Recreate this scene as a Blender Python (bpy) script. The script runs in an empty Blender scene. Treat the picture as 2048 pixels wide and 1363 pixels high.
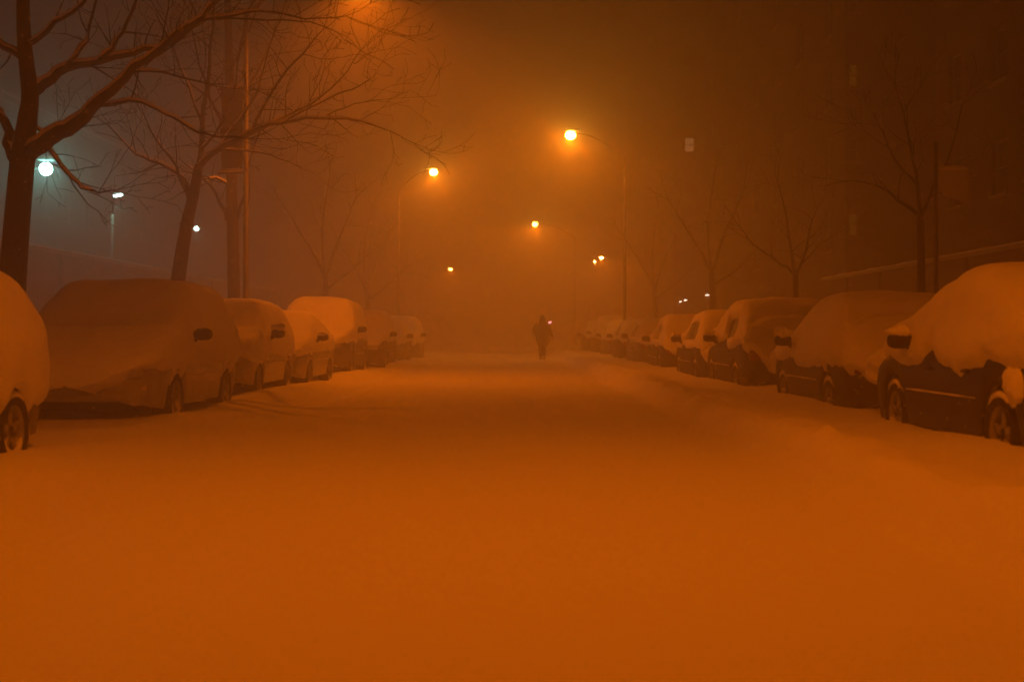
import bpy, math, random
from mathutils import Vector, Matrix, noise
R = math.radians
sc = bpy.context.scene
C = sc.collection
rnd = random.Random(7)
F, CX, HY, CZ = 2600.0, 1024.0, 668.0, 1.1      # focal length in px, vanishing point, camera height


def at(px, py, d):
    return Vector(((px - CX) / F * d, d, CZ - (py - HY) / F * d))


def sst(a, b, x):
    t = max(0.0, min(1.0, (x - a) / (b - a)))
    return t * t * (3 - 2 * t)


def lerp(a, b, t):
    return a + (b - a) * t


def nz(x, y, z=0.0):
    return noise.noise(Vector((x, y, z)))


# ------------------------------------------------------------------ materials
def mat(name, col, rough=0.6, metal=0.0, bump=0.0, bscale=20.0, var=0.0, vscale=3.0, coat=0.0, detail=4.0, col2=None):
    m = bpy.data.materials.new(name)
    m.use_nodes = True
    nt = m.node_tree
    b = nt.nodes["Principled BSDF"]
    b.inputs["Base Color"].default_value = (*col, 1)
    b.inputs["Roughness"].default_value = rough
    b.inputs["Metallic"].default_value = metal
    b.inputs["Coat Weight"].default_value = coat
    tc = nt.nodes.new("ShaderNodeTexCoord")
    if var > 0 or col2:
        n = nt.nodes.new("ShaderNodeTexNoise")
        n.inputs["Scale"].default_value = vscale
        n.inputs["Detail"].default_value = 5
        nt.links.new(tc.outputs["Object"], n.inputs["Vector"])
        r = nt.nodes.new("ShaderNodeValToRGB")
        c2 = col2 if col2 else tuple(min(1, c * (1 + var)) for c in col)
        r.color_ramp.elements[0].color = (*[c * (1 - var) for c in col], 1)
        r.color_ramp.elements[1].color = (*c2, 1)
        r.color_ramp.elements[0].position = .35
        r.color_ramp.elements[1].position = .65
        nt.links.new(n.outputs["Fac"], r.inputs["Fac"])
        nt.links.new(r.outputs["Color"], b.inputs["Base Color"])
    if bump > 0:
        n = nt.nodes.new("ShaderNodeTexNoise")
        n.inputs["Scale"].default_value = bscale
        n.inputs["Detail"].default_value = detail
        nt.links.new(tc.outputs["Object"], n.inputs["Vector"])
        bp = nt.nodes.new("ShaderNodeBump")
        bp.inputs["Strength"].default_value = 1.0
        bp.inputs["Distance"].default_value = bump
        nt.links.new(n.outputs["Fac"], bp.inputs["Height"])
        nt.links.new(bp.outputs["Normal"], b.inputs["Normal"])
    return m


def emis(name, col, strength, sampled=False):
    m = bpy.data.materials.new(name)
    m.use_nodes = True
    nt = m.node_tree
    nt.nodes.clear()
    e = nt.nodes.new("ShaderNodeEmission")
    e.inputs["Color"].default_value = (*col, 1)
    e.inputs["Strength"].default_value = strength
    o = nt.nodes.new("ShaderNodeOutputMaterial")
    nt.links.new(e.outputs[0], o.inputs["Surface"])
    m.cycles.emission_sampling = 'FRONT' if sampled else 'NONE'
    return m


def brick_mat(name, c1, c2, mortar, scale):
    m = mat(name, c1, .85)
    nt = m.node_tree
    b = nt.nodes["Principled BSDF"]
    tc = nt.nodes.new("ShaderNodeTexCoord")
    geo = nt.nodes.new("ShaderNodeNewGeometry")
    sep = nt.nodes.new("ShaderNodeSeparateXYZ")
    nt.links.new(geo.outputs["Position"], sep.inputs[0])
    add = nt.nodes.new("ShaderNodeMath")
    nt.links.new(sep.outputs["X"], add.inputs[0])
    nt.links.new(sep.outputs["Y"], add.inputs[1])
    cmb = nt.nodes.new("ShaderNodeCombineXYZ")
    nt.links.new(add.outputs[0], cmb.inputs["X"])
    nt.links.new(sep.outputs["Z"], cmb.inputs["Y"])
    br = nt.nodes.new("ShaderNodeTexBrick")
    br.inputs["Color1"].default_value = (*c1, 1)
    br.inputs["Color2"].default_value = (*c2, 1)
    br.inputs["Mortar"].default_value = (*mortar, 1)
    br.inputs["Scale"].default_value = scale
    nt.links.new(cmb.outputs[0], br.inputs["Vector"])
    nt.links.new(br.outputs["Color"], b.inputs["Base Color"])
    return m


M = dict(
    snow=mat("snow", (.86, .86, .87), .75, bump=.012, bscale=9, detail=8),
    snow_car=mat("snow_on_car", (.84, .84, .85), .8, bump=.014, bscale=7, detail=7),
    bark=mat("bark", (.022, .017, .014), .9, bump=.02, bscale=30, var=.35, vscale=14),
    black=mat("paint_black", (.016, .016, .018), .55, col2=(.03, .03, .032), vscale=4),
    navy=mat("paint_navy", (.018, .022, .04), .55, col2=(.035, .035, .045), vscale=4),
    grey=mat("paint_grey", (.13, .13, .135), .5, coat=.1, col2=(.2, .2, .2), vscale=4),
    silver=mat("paint_silver", (.32, .32, .33), .4, metal=.2, coat=.3, col2=(.42, .42, .42), vscale=4),
    white=mat("paint_white", (.6, .6, .6), .45, coat=.3, col2=(.7, .7, .7), vscale=4),
    red=mat("paint_maroon", (.09, .015, .015), .4, coat=.4, col2=(.13, .05, .045), vscale=4),
    glass=mat("car_glass", (.012, .013, .015), .12, col2=(.04, .04, .04), vscale=6),
    rubber=mat("rubber", (.018, .018, .018), .9, bump=.004, bscale=60),
    alloy=mat("alloy", (.35, .35, .36), .45, metal=.6),
    plastic=mat("black_plastic", (.02, .02, .02), .6),
    lampglass=mat("headlight_glass", (.4, .4, .4), .2),
    tail=mat("tail_light_red", (.2, .01, .01), .3),
    plate=mat("plate", (.5, .5, .48), .5),
    pole=mat("dark_painted_steel", (.045, .045, .042), .6, var=.2, vscale=5),
    housing=mat("lamp_housing", (.12, .12, .12), .6),
    signw=mat("sign_paint", (.62, .6, .56), .5, var=.06),
    banner=mat("banner_cloth", (.04, .045, .07), .8),
    brick=brick_mat("brick", (.07, .035, .025), (.10, .05, .035), (.09, .08, .07), 2.2),
    brick2=brick_mat("brick_pale", (.17, .14, .11), (.2, .17, .13), (.18, .17, .16), 2.2),
    stone=mat("stone_trim", (.3, .28, .25), .8, var=.15),
    pane=mat("window_glass", (.02, .022, .025), .1),
    frame=mat("window_frame", (.2, .19, .18), .6),
    coat=mat("coat_cloth", (.022, .022, .026), .9, bump=.01, bscale=25),
    trousers=mat("trouser_cloth", (.03, .03, .036), .9),
    skin=mat("skin", (.42, .26, .19), .6),
    sodium=emis("sodium_lamp", (1, .44, .035), 185, True),
    sodium_deep=emis("sodium_lamp_deep", (1, .16, .0012), 12, True),
    sodium_far=emis("sodium_lamp_far", (1, .40, .06), 420),
    white_lamp=emis("mercury_lamp", (.36, 1.0, .82), 90, True),
    white_far=emis("mercury_lamp_small", (.60, 1.0, .86), 18, True),
    pink=emis("signal_light", (1, .34, .38), 27),
    litwin=emis("lit_window", (1, .45, .16), .6),
    litwin2=emis("lit_window_pale", (1, .40, .04), .06),
    tube=emis("tube_light", (1, .82, .62), 8),
)


# ------------------------------------------------------------------ mesh helpers
class MB:
    def __init__(s):
        s.v, s.f = [], []

    def add(s, verts, faces):
        n = len(s.v)
        s.v += [tuple(v) for v in verts]
        s.f += [tuple(i + n for i in f) for f in faces]

    def box(s, c, d, rot=None):
        c = Vector(c)
        vs = []
        for dx in (-.5, .5):
            for dy in (-.5, .5):
                for dz in (-.5, .5):
                    p = Vector((dx * d[0], dy * d[1], dz * d[2]))
                    if rot:
                        p = rot @ p
                    vs.append(c + p)
        s.add(vs, [(0, 1, 3, 2), (4, 6, 7, 5), (0, 4, 5, 1), (2, 3, 7, 6), (0, 2, 6, 4), (1, 5, 7, 3)])

    def rbox(s, c, d, r=.2, n=3, m=7):
        """rounded pillow shaped box (superellipsoid)"""
        vs, fs = [], []
        U, V = 4 * m, 2 * m
        def pw(a, e):
            return math.copysign(abs(a) ** e, a)
        for i in range(V + 1):
            ph = -math.pi / 2 + math.pi * i / V
            for j in range(U):
                th = 2 * math.pi * j / U
                vs.append((c[0] + d[0] / 2 * pw(math.cos(ph), r) * pw(math.cos(th), r),
                           c[1] + d[1] / 2 * pw(math.cos(ph), r) * pw(math.sin(th), r),
                           c[2] + d[2] / 2 * pw(math.sin(ph), r)))
        for i in range(V):
            for j in range(U):
                a, b = i * U + j, i * U + (j + 1) % U
                fs.append((a, b, b + U, a + U))
        s.add(vs, fs)

    def tube(s, pts, rad, n=6, cap=True):
        pts = [Vector(p) for p in pts]
        if not hasattr(rad, '__len__'):
            rad = [rad] * len(pts)
        vs, fs = [], []
        up = None
        for i, p in enumerate(pts):
            t = (pts[min(i + 1, len(pts) - 1)] - pts[max(i - 1, 0)])
            t = t.normalized() if t.length > 1e-9 else Vector((0, 0, 1))
            if up is None:
                up = t.orthogonal().normalized()
            else:
                up = (up - t * up.dot(t))
                up = up.normalized() if up.length > 1e-6 else t.orthogonal().normalized()
            b = t.cross(up)
            for k in range(n):
                a = 2 * math.pi * k / n
                vs.append(p + (up * math.cos(a) + b * math.sin(a)) * rad[i])
        for i in range(len(pts) - 1):
            for k in range(n):
                a, b2 = i * n + k, i * n + (k + 1) % n
                fs.append((a, b2, b2 + n, a + n))
        if cap:
            fs.append(tuple(range(n))[::-1])
            fs.append(tuple(range((len(pts) - 1) * n, len(pts) * n)))
        s.add(vs, fs)

    def lathe_x(s, c, prof, n=24):
        """prof: (x offset, radius) revolved around the x axis"""
        vs, fs = [], []
        for (x, r) in prof:
            for k in range(n):
                a = 2 * math.pi * k / n
                vs.append((c[0] + x, c[1] + r * math.cos(a), c[2] + r * math.sin(a)))
        for i in range(len(prof) - 1):
            for k in range(n):
                a, b = i * n + k, i * n + (k + 1) % n
                fs.append((a, b, b + n, a + n))
        s.add(vs, fs)

    def build(s, name, m, parent=None, smooth=True, subsurf=0, loc=None):
        me = bpy.data.meshes.new(name)
        me.from_pydata(s.v, [], s.f)
        me.materials.append(m)
        if smooth:
            me.polygons.foreach_set("use_smooth", [True] * len(me.polygons))
        me.update()
        o = bpy.data.objects.new(name, me)
        C.objects.link(o)
        if parent:
            o.parent = parent
        if loc:
            o.location = loc
        if subsurf:
            md = o.modifiers.new("s", "SUBSURF")
            md.levels = md.render_levels = subsurf
        return o


def tag(o, label=None, cat=None, group=None, kind=None):
    if label:
        o['label'] = label
    if cat:
        o['category'] = cat
    if group:
        o['group'] = group
    if kind:
        o['kind'] = kind
    return o


def empty(name, loc=(0, 0, 0), rz=0.0):
    o = bpy.data.objects.new(name, None)
    C.objects.link(o)
    o.location = loc
    o.rotation_euler = (0, 0, rz)
    return o


# ------------------------------------------------------------------ camera, world, haze
cam = bpy.data.cameras.new("camera")
cam.sensor_width = 36
cam.lens = F / 2048 * 36
cam.clip_end = 1000
cam.clip_start = .1
cam.shift_y = (HY - 681.5) / 2048
cam.shift_y = -cam.shift_y * -1
co = bpy.data.objects.new("camera", cam)
C.objects.link(co)
co.location = (0, 0, CZ)
co.rotation_euler = (R(90), 0, 0)
cam.dof.use_dof = True
cam.dof.focus_distance = 34
cam.dof.aperture_fstop = 1.9
sc.camera = co

w = bpy.data.worlds.new("World")
sc.world = w
w.use_nodes = True
bg = w.node_tree.nodes["Background"]
bg.inputs["Color"].default_value = (.020, .006, .001, 1)     # night cloud lit by the town
bg.inputs["Strength"].default_value = .3
sc.view_settings.view_transform = 'Standard'
sc.view_settings.look = 'None'
sc.view_settings.exposure = 0
sc.view_settings.gamma = 1
cy = sc.cycles
cy.max_bounces = 6
cy.diffuse_bounces = 3
cy.glossy_bounces = 2
cy.volume_bounces = 3
cy.transparent_max_bounces = 4
cy.sample_clamp_indirect = 3.0
cy.sample_clamp_direct = 0
cy.caustics_reflective = cy.caustics_refractive = False
cy.use_denoising = True

hz = MB()
hz.box((0, 105, 14.5), (110, 260, 33))
hm = bpy.data.materials.new("haze_air")
hm.use_nodes = True
hn = hm.node_tree
hn.nodes.clear()
pv = hn.nodes.new("ShaderNodeVolumePrincipled")
pv.inputs["Color"].default_value = (.93, .93, .94, 1)
pv.inputs["Density"].default_value = .0215
pv.inputs["Anisotropy"].default_value = .78
ho = hn.nodes.new("ShaderNodeOutputMaterial")
hn.links.new(pv.outputs[0], ho.inputs["Volume"])
hob = hz.build("haze", hm, smooth=False)
tag(hob, "thick orange lit snowy haze filling the street", "haze", kind="stuff")


# ------------------------------------------------------------------ ground
def gz(x, y):
    z = .10
    z += .04 * nz(x * .22, y * .13, 3.1) + .022 * nz(x * .7, y * .35, 8.2)
    e = .12 * nz(y * .16, 2.0, 5.0) + .07 * nz(y * .9, 4.0, 1.0)
    z += .17 * sst(1.7 + e, 2.7 + e, x) + .06 * (1 + nz(y * .9, 3.0, 1.0)) * math.exp(-((x - 2.55 - e) / .26) ** 2)
    rx = 2.28 + .10 * nz(y * .5, 9.0, 2.0) + .05 * nz(y * 1.7, 3.0, 7.0)
    z += (.10 + .08 * nz(y * 1.1, 5.0, 3.0)) * math.exp(-((x - rx) / .12) ** 2)
    z -= .05 * math.exp(-((x - rx + .3) / .16) ** 2)
    z += .045 * nz(x * 1.5, y * 1.0, 4.4) * sst(2.0, 2.8, x) * (1 - sst(6, 7, x))
    z += (.05 + .07 * nz(x * .9, y * .55, 9.0)) * sst(-2.6, -3.9, x)
    z += .16 * max(0.0, nz(y * .42, 7.0, 2.5) + .1) * math.exp(-((x + 3.5) / .5) ** 2)
    z += .16 * sst(5.8, 6.6, abs(x))
    # a narrow old wheel track on the left half of the road
    if 15 < y < 44:
        xt = -2.75 + .012 * (y - 18)
        z -= .06 * math.exp(-((x - xt) / .09) ** 2) * sst(17, 21, y) * (1 - sst(33, 40, y))
    # rough clods pushed up where the plough passed
    for (cx, cyy, r, h) in CLODS:
        dd = ((x - cx) ** 2 + ((y - cyy) * .8) ** 2) / (r * r)
        if dd < 6:
            z += h * math.exp(-dd)
    return z


CLODS = [(2.28 + .25 * math.sin(k * 2.3), 4.6 + .47 * k + .2 * math.sin(k * 5.1), .05 + .03 * math.sin(k * 1.7) ** 2, .035 * (1 if k % 4 else -1)) for k in range(34)] + [(2.35, 9.6, .10, .07), (2.5, 9.2, .08, .06), (2.2, 10.2, .09, .045), (2.62, 8.7, .07, .05), (2.45, 10.4, .06, .05),
         (3.05, 9.9, .06, -.05), (2.75, 10.9, .05, -.05), (3.3, 8.1, .12, .05), (3.75, 8.6, .08, -.05), (2.55, 7.0, .1, .04),
         (2.5, 6.2, .07, .03), (3.0, 6.4, .09, .04), (1.6, 13.5, .1, .03), (2.3, 17.0, .15, .05), (2.9, 13.0, .12, .05)]


def frange(a, b, st):
    r = []
    while a < b:
        r.append(a)
        a += st
    return r


xs = [-55, -40, -28, -20, -15, -12, -10, -9] + frange(-8, 8, .11) + [8, 9, 10, 12, 15, 20, 28, 40, 55]
ys, y = [], -8.0
while y < 235:
    ys.append(y)
    y += .11 if 1 < y < 14 else (.2 if y < 30 and y > 1 else (.5 if y < 80 else 3))
g = MB()
for yy in ys:
    for xx in xs:
        g.v.append((xx, yy, gz(xx, yy)))
nx = len(xs)
for j in range(len(ys) - 1):
    for i in range(nx - 1):
        a = j * nx + i
        g.f.append((a, a + 1, a + 1 + nx, a + nx))
go = g.build("snow_ground", M['snow'])
tag(go, "deep smooth snow covering the street between parked cars", "snow ground", kind="structure")


# ------------------------------------------------------------------ cars
CAR = {
    'sedan': dict(L=4.7, W=1.80, belt=.96, H=1.45, wb=2.72, wr=.33,
                  prof=[(-1, .86), (-.97, .98), (-.92, 1.03), (-.70, 1.06), (-.38, 1.38), (-.2, 1.45), (0, 1.46), (.14, 1.43), (.46, 1.03),
                        (.55, .98), (.80, .88), (.93, .78), (1, .68)],
                  glass_side=[(-1.25, -.32), (-.24, .62)], gf=(.17, .44), gb=(-.67, -.40), cowl=.44),
    'hatch': dict(L=4.25, W=1.76, belt=.98, H=1.50, wb=2.6, wr=.32,
                  prof=[(-1, .80), (-.975, .98), (-.93, 1.06), (-.72, 1.40), (-.55, 1.48), (-.2, 1.52), (.1, 1.48), (.44, 1.04),
                        (.54, .99), (.80, .89), (.93, .79), (1, .68)],
                  glass_side=[(-1.35, -.36), (-.28, .6)], gf=(.13, .42), gb=(-.92, -.74), cowl=.42),
    'suv': dict(L=4.75, W=1.90, belt=1.10, H=1.76, wb=2.78, wr=.37,
                prof=[(-1, .86), (-.985, 1.02), (-.955, 1.14), (-.86, 1.60), (-.78, 1.72), (-.4, 1.78), (0, 1.78), (.12, 1.73), (.40, 1.20),
                      (.5, 1.14), (.80, 1.05), (.93, .95), (1, .84)],
                glass_side=[(-1.85, -1.1), (-1.0, -.12), (-.04, .7)], gf=(.14, .385), gb=(-.95, -.87), cowl=.39),
    'van': dict(L=4.45, W=1.92, belt=1.02, H=1.62, wb=2.65, wr=.34,
                prof=[(-1, .86), (-.985, 1.0), (-.96, 1.10), (-.84, 1.46), (-.72, 1.58), (-.3, 1.64), (.0, 1.64), (.16, 1.58), (.47, 1.07),
                      (.55, 1.0), (.80, .92), (.94, .84), (1, .74)],
                glass_side=[(-1.75, -1.05), (-.97, -.12), (-.04, .75)], gf=(.18, .455), gb=(-.955, -.86), cowl=.46),
}


def prof_z(t, u):
    p = t['prof']
    for (a, za), (b, zb) in zip(p, p[1:]):
        if u <= b:
            k = (u - a) / (b - a)
            return lerp(za, zb, k)
    return p[-1][1]


def car_grid(t):
    L, W = t['L'], t['W'] / 2
    n = 72
    ysn = [-L / 2 + L * i / n for i in range(n + 1)]
    ax = [t['wb'] / 2 + .03, -t['wb'] / 2 + .03]
    rows = []

    def section(yv):
        u = yv / (L / 2)
        zt = sum(prof_z(t, max(-1, min(1, u + k * .012))) for k in (-2, -1, 0, 1, 2)) / 5
        wv = W * (1 - .16 * max(0, (abs(u) - .72) / .28) ** 2.2)
        zb = min(t['belt'] + .03 * u * -1, zt - .035)
        z0 = .26 + .05 * sst(.85, 1, abs(u))
        Ra = t['wr'] + .06
        for a in ax:
            d = abs(yv - a)
            if d < Ra:
                z0 = max(z0, t['wr'] + math.sqrt(Ra * Ra - d * d))
        g = max(0, min(1, (zt - zb - .035) / (t['H'] - t['belt'])))
        z2 = max(.62, z0 + .02)
        z3 = max(zb - .06, z2 + .02)
        zb = max(zb, z3 + .02)
        zt = max(zt, zb + .02)
        dz = zt - zb
        pts = [(wv * .955, z0), (wv * .985, z0 + (z2 - z0) * .5), (wv, z2), (wv * .985, z3), (wv * .945, zb),
               (wv * (.935 - .02 * g), zb + dz * .12), (wv * (.92 - .07 * g), zb + dz * .48), (wv * (.90 - .13 * g), zb + dz * .86),
               (wv * (.83 - .11 * g), zb + dz * .965), (wv * (.55 - .08 * g), zb + dz * .99), (wv * .25, zt + .008)]
        full = [Vector((-x, yv, z)) for x, z in pts] + [Vector((0, yv, zt + .012))] + [Vector((x, yv, z)) for x, z in reversed(pts)]
        return full
    core = [section(v) for v in ysn]

    def caps(sec, sgn):
        out = []
        c = Vector((0, sec[0].y, .5))
        for s_, dy in ((.94, .045), (.78, .075), (.5, .09), (.2, .095), (.02, .095)):
            out.append([Vector((c.x + (p.x - c.x) * s_, p.y + sgn * dy, c.z + (p.z - c.z) * s_)) for p in sec])
        return out
    rows = list(reversed(caps(core[0], -1))) + core + caps(core[-1], 1)
    return rows


def grid_normals(G):
    n, m = len(G), len(G[0])
    N = []
    for i in range(n):
        r = []
        for j in range(m):
            a = G[min(i + 1, n - 1)][j] - G[max(i - 1, 0)][j]
            b = G[i][min(j + 1, m - 1)] - G[i][max(j - 1, 0)]
            k = b.cross(a)
            if k.length < 1e-9:
                k = Vector((0, 1 if i > n / 2 else -1, 0))
            r.append(-k.normalized())
        N.append(r)
    # orient outwards
    k = N[n // 2][m // 2]
    if k.z < 0:
        N = [[-v for v in r] for r in N]
    return N


def roughen(mb, amp, fr, seed=0.0):
    for q, v in enumerate(mb.v):
        n_ = noise.noise_vector(Vector((v[0] * fr + seed, v[1] * fr, v[2] * fr)))
        n2 = noise.noise_vector(Vector((v[0] * fr * 3 + seed, v[1] * fr * 3, v[2] * fr * 3)))
        mb.v[q] = (v[0] + amp * (n_.x + .4 * n2.x), v[1] + amp * (n_.y + .4 * n2.y), v[2] + amp * (n_.z + .4 * n2.z))


def grid_mb(G):
    mb = MB()
    n, m = len(G), len(G[0])
    mb.v = [tuple(p) for r in G for p in r]
    for i in range(n - 1):
        for j in range(m - 1):
            a = i * m + j
            mb.f.append((a, a + m, a + m + 1, a + 1))
    return mb


GRIDS = {}


def wheel_parts(t, root, mirror_snow):
    """the tyre meshes are shared, each wheel is its own part"""
    wr = t['wr']
    key = 'wheel%.2f' % wr
    if key not in GRIDS:
        ty = MB()
        ty.lathe_x((0, 0, 0), [(-.1, wr * .66), (-.11, wr * .8), (-.105, wr * .95), (-.07, wr), (.07, wr), (.105, wr * .95), (.11, wr * .8), (.1, wr * .66)], 28)
        rim = MB()
        rim.lathe_x((0, 0, 0), [(-.1, wr * .68), (-.085, wr * .64), (-.03, wr * .6), (.1, wr * .6)], 28)
        rim.lathe_x((0, 0, 0), [(-.075, .001), (-.075, .05), (-.05, .07)], 16)
        for k in range(5):
            a = 2 * math.pi * k / 5
            ca, sa = math.cos(a), math.sin(a)
            rot = Matrix(((1, 0, 0), (0, ca, -sa), (0, sa, ca)))
            rim.box(rot @ Vector((-.06, 0, wr * .34)), (.03, .055, wr * .6), rot)
        sn = MB()
        for (a0, a1, rr, th) in ((200, 345, wr * .60, .035), (20, 150, wr * .93, .03)):
            pts, rd = [], []
            for k in range(13):
                a = R(lerp(a0, a1, k / 12))
                pts.append((-.085, rr * math.cos(a), rr * math.sin(a)))
                rd.append(th * math.sin(math.pi * (k + .5) / 13) + .004)
            sn.tube(pts, rd, 7)
        GRIDS[key] = [ty, rim, sn]
    ty, rim, sn = GRIDS[key]
    W = t['W'] / 2
    for sx in (-1, 1):
        for a in (t['wb'] / 2 + .03, -t['wb'] / 2 + .03):
            o = ty.build("wheel", M['rubber'], root)
            o.location = (sx * (W - .13), a, wr)
            o.rotation_euler = (0, 0, 0 if sx < 0 else math.pi)
            rim.build("rim", M['alloy'], o)
            if sx < 0:
                sn.build("snow_crust", M['snow_car'], o)
                GRIDS.setdefault('w', 0)


def make_car(name, kind, paint, loc, rz, label, group, sn, seed):
    t = CAR[kind]
    root = empty(name, loc, rz)
    tag(root, label, sn.get('cat', 'car'), group)
    L, W = t['L'], t['W'] / 2
    if kind not in GRIDS:
        G = car_grid(t)
        GRIDS[kind] = (G, grid_normals(G))
    G, N = GRIDS[kind]
    m = len(G[0])
    grid_mb(G).build("body", M[paint], root)
    ub = MB()
    ub.box((0, 0, .42), (2 * W - .42, L - .5, .36))
    ub.build("underbody", M['plastic'], root, smooth=False)
    # glass
    def patch(nm, rows, cols, off=.007, mt='glass'):
        sub = [[G[i][j] + N[i][j] * off for j in cols] for i in rows]
        if len(sub) > 1:
            return grid_mb(sub).build(nm, M[mt], root)
    for (a, b) in t['glass_side']:
        rr = [i for i in range(5, len(G) - 5) if a <= G[i][0].y <= b]
        patch("side_window", rr, (5, 6, 7))
        patch("side_window", rr, (m - 8, m - 7, m - 6))
    for nm, (a, b) in (("windscreen", t['gf']), ("rear_window", t['gb'])):
        rr = [i for i in range(5, len(G) - 5) if a * L / 2 <= G[i][0].y <= b * L / 2]
        patch(nm, rr, range(8, m - 8))
    # trim strip, sill, door handles
    for sx in (-1, 1):
        k = 2 if sx < 0 else m - 3
        st = MB()
        pts = [G[i][k] + Vector((sx * .012, 0, -.03)) for i in range(5, len(G) - 5, 2) if abs(G[i][0].y) < t['wb'] / 2 - t['wr'] - .1]
        st.tube(pts, [.004 + .013 * max(0.0, .3 + nz(p.y * 2.3 + seed, 1.0)) for p in pts], 5)
        st.build("side_trim", M['snow_car' if sx < 0 and sn.get('trim', 1) else 'plastic'], root)
        for yv in (-.55, .42):
            h = MB()
            h.rbox((sx * (W * .985 + .012), yv - .1, t['belt'] - .16), (.035, .2, .035), .6)
            h.build("door_handle", M[paint], root)
        ml = MB()
        my = t['cowl'] * L / 2 - .32
        mz = t['belt'] + .08
        ml.rbox((sx * (W + .13), my, mz), (.23, .13, .15), .75)
        ml.tube([(sx * W * .9, my + .02, mz - .10), (sx * (W + .02), my, mz - .07), (sx * (W + .08), my, mz - .02)], [.04, .035, .03], 6)
        mo = ml.build("wing_mirror", M['plastic' if sn.get('dark_mirror', 1) else paint], root)
        if sn.get('mirror_snow', .0) > 0:
            s2 = MB()
            hh = sn['mirror_snow']
            s2.rbox((sx * (W + .13), my, mz + .05 + hh / 2), (.23, .16, hh + .07), .95)
            roughen(s2, .035, 9, seed + sx)
            s2.build("snow_cap", M['snow_car'], mo)
    # bumpers
    for sy in (-1, 1):
        bp = MB()
        pts = []
        for k in range(-6, 7):
            xx = k / 6 * W * .86
            yy = sy * (L / 2 + .07 - .10 * abs(k / 6) ** 3)
            pts.append((xx, yy, .46))
        vs = MB()
        for dz, dr in ((-.11, -.02), (-.07, .03), (.0, .045), (.07, .03), (.1, -.02)):
            for p in pts:
                vs.v.append((p[0], p[1] + sy * dr, p[2] + dz))
        q = len(pts)
        for a in range(4):
            for b in range(q - 1):
                vs.f.append((a * q + b, a * q + b + 1, (a + 1) * q + b + 1, (a + 1) * q + b))
        vs.build("front_bumper" if sy > 0 else "rear_bumper", M[paint], root)
        for sx in (-1, 1):
            hl = MB()
            if sy > 0:
                hl.rbox((sx * W * .66, L / 2 + .02, .67 + (.12 if kind == 'suv' else 0)), (.34, .14, .15), .6)
                hl.build("headlight", M['lampglass'], root)
            else:
                hl.rbox((sx * W * .74, -L / 2 - .0, .78 + (.06 if kind in ('suv', 'van') else 0)), (.26, .16, .2), .6)
                hl.build("tail_light", M['tail'], root)
        pl = MB()
        pl.box((0, sy * (L / 2 + .125), .5), (.32, .012, .16))
        pl.build("licence_plate", M['plate'], root, smooth=False)
    gr = MB()
    for k in range(4):
        gr.box((0, L / 2 + .085, .56 + k * .035), (.8, .03, .014))
    gr.build("grille", M['plastic'], root, smooth=False)
    wheel_parts(t, root, 0)
    # the snow blanket: the body's own surface, smoothed, then raised
    if ('f', kind) not in GRIDS:
        G2 = []
        for r in G:
            q = []
            for a_, b_ in zip(r, r[1:]):
                q += [a_, (a_ + b_) / 2]
            G2.append(q + [r[-1]])
        GRIDS[('f', kind)] = G2
    G = GRIDS[('f', kind)]
    m = len(G[0])
    S = [[p.copy() for p in r] for r in G]
    n = len(S)
    for it in range(sn.get('smooth', 6)):
        T = [[p.copy() for p in r] for r in S]
        for i in range(1, n - 1):
            for j in range(1, m - 1):
                if 4 < i < n - 5 or True:
                    T[i][j] = S[i][j] * .34 + (S[i - 1][j] + S[i + 1][j]) * .15 + (S[i][j - 1] + S[i][j + 1]) * .18
        S = T
    NS = grid_normals(S)
    Tr = sn.get('roof', .17)
    top = [Vector() for _ in range(1)]
    out = []
    belt, H = t['belt'], t['H']
    for i in range(n):
        row = []
        for j in range(m):
            p0 = G[i][j]
            nn = NS[i][j]
            u = p0.y / (L / 2)
            ax_ = abs(p0.x) / W
            # end faces and flank have different snow lines
            ef = sst(.86, .99, abs(u))
            front = u > 0
            ec, es = sn.get('front' if front else 'rear', (.45, .6))
            zend = lerp(ec, es, min(1, ax_) ** 2)
            road = p0.x < 0
            zfl = sn.get('flank', .5) if road else .45
            if road and 'flank_f' in sn and not ef:
                zfl = lerp(zfl, sn['flank_f'], sst(-.2, .7, u))
            zl = lerp(zfl, zend, ef)
            jag = sn.get('jag', .08)
            zl += jag * (1.1 * nz(p0.y * 1.3 + seed, p0.x * 1.3, seed) + .5 * nz(p0.y * 3.3 + seed, p0.x * 3.3, 3.3) + .3 * nz(p0.y * 7.1 + seed, p0.x * 7, 5.3))
            cov = sst(-.05, .06, p0.z - zl)
            # bare side glass on the road side
            for (a, b, lo, hi) in sn.get('open', []):
                if road and a < p0.y < b and 8 <= j <= 16:
                    zz = (p0.z - belt) / (prof_z(t, u) - belt + 1e-6)
                    e1 = min(p0.y - a, b - p0.y)
                    k = sst(0, .14, e1 + .06 * nz(p0.y * 4, p0.z * 4, seed)) * sst(lo - .1, lo + .1, zz) * (1 - sst(hi - .1, hi + .1, zz))
                    cov *= 1 - k
            upf = max(0.0, nn.z)
            th = lerp(sn.get('side', .045), Tr, upf ** 1.3)
            if abs(nn.y) > .4 and upf < .8:
                th = max(th, sn.get('endt', .10) * cov)
            th *= 1 + .34 * nz(p0.x * 1.3 + seed, p0.y * 1.1, p0.z) + .2 * nz(p0.x * 3.1, p0.y * 3.1, seed + p0.z * 2)
            off = lerp(-.09, th, cov)
            base = S[i][j] if cov > .5 else S[i][j].lerp(p0, 1 - cov * 2)
            row.append(base + nn * off + Vector((0, 0, 1)) * (.02 * cov))
        out.append(row)
    grid_mb(out).build("snow_cover", M['snow_car'], root, subsurf=1)
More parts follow.
